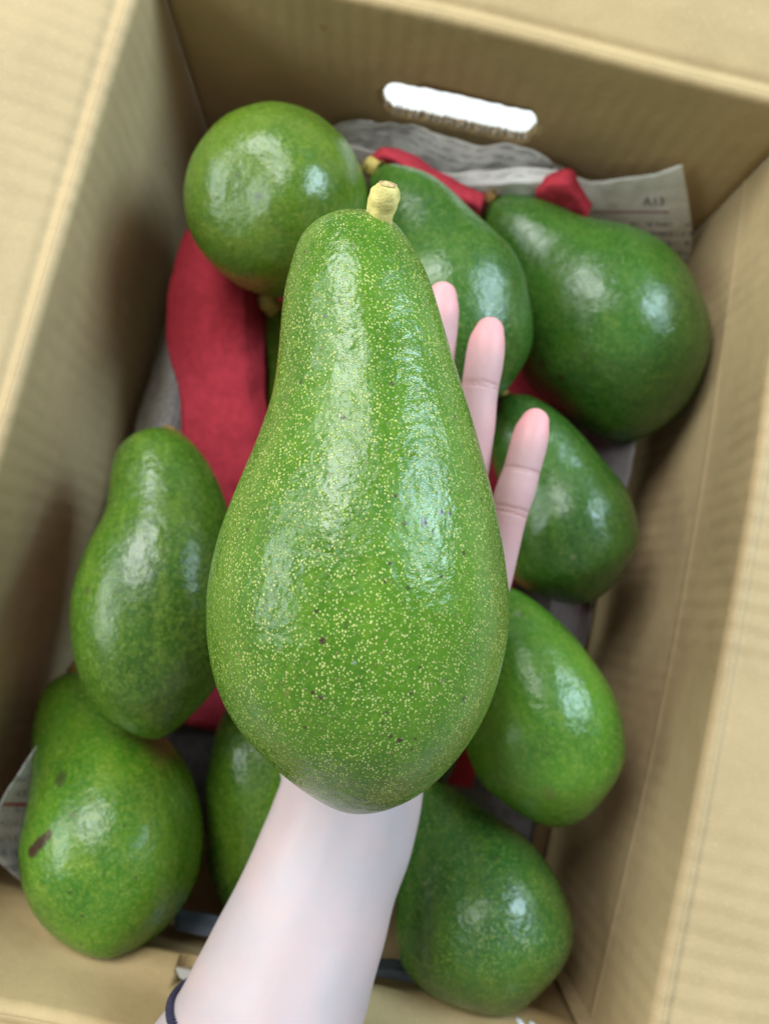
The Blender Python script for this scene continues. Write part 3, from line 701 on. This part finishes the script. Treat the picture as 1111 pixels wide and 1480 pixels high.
fingers = {
 'little': [(690, 885, .316, .0095), (711, 828, .311, .0087), (724, 780, .308, .0080), (734, 742, .3055, .0077), (745, 708, .3040, .0079), (754, 678, .3035, .0073), (763, 645, .3030, .0074), (769, 622, .3035, .0069), (773, 610, .3045, .0058)],
 'ring': [(655, 840, .318, .0100), (668, 745, .312, .0088), (676, 690, .3095, .0082), (685, 620, .3065, .0083), (693, 562, .3055, .0075), (700, 520, .3045, .0077), (704, 492, .3045, .0072), (707, 479, .3055, .0060)],
 'middle': [(605, 820, .319, .0105), (614, 700, .313, .0087), (622, 600, .310, .0081), (628, 530, .308, .0078), (633, 480, .306, .0077), (637, 446, .305, .0073), (639, 428, .3055, .0060)],
 'index': [(548, 830, .319, .0105), (556, 720, .314, .0087), (560, 620, .311, .0082), (562, 550, .308, .0079), (564, 500, .306, .0074), (565, 470, .305, .0062)],
 'thumb': [(470, 1085, .324, .0135), (430, 985, .318, .0125), (402, 890, .314, .0098), (394, 830, .312, .0092), (392, 790, .311, .0075)],
}
bm = bmesh.new()
for k_, j in fingers.items():
    tube(bm, [P(*q[:3]) for q in j], [q[3] for q in j], .92)
palm_c = [(503, 1150, .329)]
for mx, my, rr_ in ((690, 890, .0125), (655, 848, .0130), (605, 828, .0130), (548, 838, .0130)):
    tube(bm, [P(505 + (mx - 600) * .45, 1130, .328), P((505 + mx) / 2 + (mx - 600) * .25, 990, .324), P(mx, my, .3195)], [.0150, .0150, rr_], .85)
tube(bm, [P(455, 1110, .327), P(450, 1030, .323), P(470, 930, .322)], [.0150, .0155, .0130], .9)
arm = [(518, 1090, .327, .0285, .64), (507, 1150, .323, .0300, .68), (493, 1200, .318, .0303, .72), (472, 1255, .312, .0305, .76), (441, 1338, .303, .0318, .80), (412, 1415, .294, .0334, .82), (394, 1463, .288, .0345, .83), (372, 1540, .280, .0405, .84), (340, 1640, .270, .0400, .84), (300, 1780, .258, .0420, .84)]
tube(bm, [P(*q[:3]) for q in arm], [q[3] for q in arm], [q[4] for q in arm], seg=48)
me = bpy.data.meshes.new('hand'); bmesh.ops.recalc_face_normals(bm, faces=bm.faces); bm.to_mesh(me); bm.free()
ho = bpy.data.objects.new('skin', me); COL.objects.link(ho)
md = ho.modifiers.new('r', 'REMESH'); md.mode = 'VOXEL'; md.voxel_size = .0011; md.use_smooth_shade = True
md = ho.modifiers.new('s', 'SMOOTH'); md.factor = .5; md.iterations = 6
bpy.context.view_layer.update()
nm = bpy.data.meshes.new_from_object(ho.evaluated_get(bpy.context.evaluated_depsgraph_get())); ho.modifiers.clear(); ho.data = nm
nv = len(nm.vertices); co = np.empty(nv * 3, np.float32); nm.vertices.foreach_get('co', co); co = co.reshape(-1, 3).astype(float)
vnm = np.empty(nv * 3, np.float32); nm.vertices.foreach_get('normal', vnm); vnm = vnm.reshape(-1, 3).astype(float)
disp = np.zeros(nv)
def ridge(a, b, amp, wd):
    global disp
    A_, B_ = P(*a), P(*b); ab = B_ - A_; t = np.clip(((co - A_) @ ab) / (ab @ ab), 0, 1); d_ = np.linalg.norm(co - A_ - t[:, None] * ab, axis=1)
    disp += amp * np.exp(-(d_ / wd) ** 2) * smooth01(0, .25, t) * (1 - smooth01(.5, 1, t))
ridge((496, 1110, .302), (450, 1300, .283), .0013, .0036); ridge((520, 1110, .302), (490, 1300, .285), .0010, .0034); ridge((452, 1120, .306), (380, 1330, .288), .0008, .006)
disp += np.array([vn(c, 55, 21) for c in co]) * .0005 * smooth01(.305, .33, np.linalg.norm(co - P(600, 640, .31), axis=1) + .22)
co = co + vnm * disp[:, None]
nm.vertices.foreach_set('co', co.astype(np.float32).ravel()); nm.update()
pink = np.zeros(nv); cre = np.zeros(nv)
for k_, j in fingers.items():
    Pp = np.stack([P(*q[:3]) for q in j]); tip = Pp[-1]; base = Pp[0]
    d = np.linalg.norm(co - tip, axis=1); pink = np.maximum(pink, 1.0 * np.exp(-(d / .016) ** 2))
    seg_len = np.linalg.norm(np.diff(Pp, axis=0), axis=1).sum()
    # whole finger a little pinker than the arm
    for a, b in zip(Pp[:-1], Pp[1:]):
        ab = b - a; t = np.clip(((co - a) @ ab) / (ab @ ab), 0, 1); dd_ = np.linalg.norm(co - a - t[:, None] * ab, axis=1)
        pink = np.maximum(pink, .45 * (1 - smooth01(.010, .016, dd_)))
def crease_at(px, py, d, dx, dy, wdt=.0006, reach=.0095, bend=0):
    c = P(px, py, d); a = P(px + dx, py + dy, d) - c; a /= np.linalg.norm(a)
    global cre
    rel = co - c; ax = rel @ a; rad = np.linalg.norm(rel - ax[:, None] * a, axis=1)
    ax = ax + bend * rad ** 2 * 20
    cre = np.maximum(cre, np.exp(-(ax / (wdt * 1.5)) ** 2) * (rad < reach) * .8)
crease_at(692, 556, .305, 7, -50, .0005); crease_at(693, 561, .305, 9, -50, .0003)
crease_at(752, 680, .304, 10, -45, .0006); crease_at(737, 735, .305, 11, -45, .0006); crease_at(735, 742, .305, 13, -45, .0004)
crease_at(618, 640, .311, 8, -70); crease_at(672, 715, .311, 9, -70)
for y_, w_ in ((1098, .0007), (1112, .0005)): crease_at(508, y_, .322, 14, -50, w_, .026)
for nme, arr in (('pink', pink), ('crease', cre)):
    at = nm.attributes.new(nme, 'FLOAT', 'POINT'); at.data.foreach_set('value', arr.astype(np.float32))
nm.materials.clear(); nm.materials.append(skin_mat()); nm.polygons.foreach_set('use_smooth', [True] * len(nm.polygons))
person = empty('person', tuple(P(503, 1150, .323)))
tag(person, 'bare pale left forearm and open palm-up hand holding the largest avocado', 'person')
bpy.context.view_layer.update()
ho.parent = person; ho.matrix_parent_inverse = Matrix.Translation(-Vector(person.location))
for k_ in ('little', 'ring', 'middle', 'index', 'thumb'):        # nails on the far side of the fingers
    j = fingers[k_]; tip = P(*j[-1][:3]); pr = P(*j[-2][:3]); ax = tip - pr; ax /= np.linalg.norm(ax); dn = -RM[:, 2]
    side = np.cross(ax, dn); side /= np.linalg.norm(side); dn = np.cross(side, ax); r = j[-1][3]; V = []
    if False: dn, side = dn * math.cos(.75) - side * math.sin(.75), side * math.cos(.75) + dn * math.sin(.75)
    if dn @ RM[:, 2] > 0.35: dn = -dn
    for a in np.linspace(-.006, .0058, 9):
        for b in np.linspace(-1, 1, 9):
            w_ = .0047 * math.sqrt(max(.12, 1 - max(0, (a - .003) / .0032) ** 2))
            V.append(tip + ax * a + side * b * w_ + dn * (r * 1.0 - .0018 * b * b - .12 * max(0, a) - .0001))
    o = mesh_obj('fingernail', V, grid_faces(9, 9), MNAIL, person); o.matrix_parent_inverse = Matrix.Translation(-Vector(person.location))
    md = o.modifiers.new('s', 'SOLIDIFY'); md.thickness = .0005; md.offset = 0
# hair tie: three-strand twisted elastic round the forearm
bm = bmesh.new(); i0 = 6
c0 = P(394, 1463, .288); c1 = P(372, 1540, .280); axd = c1 - c0; axd /= np.linalg.norm(axd)
x_ = np.cross(axd, RM[:, 2]); x_ /= np.linalg.norm(x_); y_ = np.cross(x_, axd)
if x_ @ RM[:, 0] > 0: x_ = -x_            # x_ points to the left edge of the arm
NR = 360; cc = P(388, 1482, .2855)
def ringpt(t):
    s = math.sin(t); off = .013 * s     # towards the elbow on the near side, towards the hand underneath
    k_ = np.clip(np.dot(cc + axd * off - c0, axd) / np.linalg.norm(c1 - c0), -1, 1); r = .0346 + .0030 * k_
    return cc + axd * off + x_ * math.cos(t) * (r + .0010) + y_ * s * (r * .835 + .0006)
for st_i in range(3):
    ringv = []
    for i in range(NR):
        t = 2 * math.pi * i / NR; p = ringpt(t); tn = ringpt(t + .01) - ringpt(t - .01); tn /= np.linalg.norm(tn)
        rad = p - cc; rad -= tn * (rad @ tn); rad /= np.linalg.norm(rad); bn = np.cross(tn, rad)
        ph = t * 46 + st_i * 2 * math.pi / 3; c = p + (rad * math.cos(ph) + bn * math.sin(ph)) * .00110
        ringv.append([bm.verts.new(c + (rad * math.cos(a) + bn * math.sin(a)) * .00092) for a in np.linspace(0, 2 * math.pi, 8, endpoint=False)])
    for i in range(NR):
        a, b = ringv[i], ringv[(i + 1) % NR]
        for j in range(8): bm.faces.new((a[j], a[(j + 1) % 8], b[(j + 1) % 8], b[j]))
me = bpy.data.meshes.new('hair_tie'); bmesh.ops.recalc_face_normals(bm, faces=bm.faces); bm.to_mesh(me); bm.free(); me.materials.append(MNAVY)
me.polygons.foreach_set('use_smooth', [True] * len(me.polygons))
o = bpy.data.objects.new('hair_tie', me); COL.objects.link(o)
tag(o, 'dark navy twisted elastic hair tie worn round the forearm', 'hair tie')
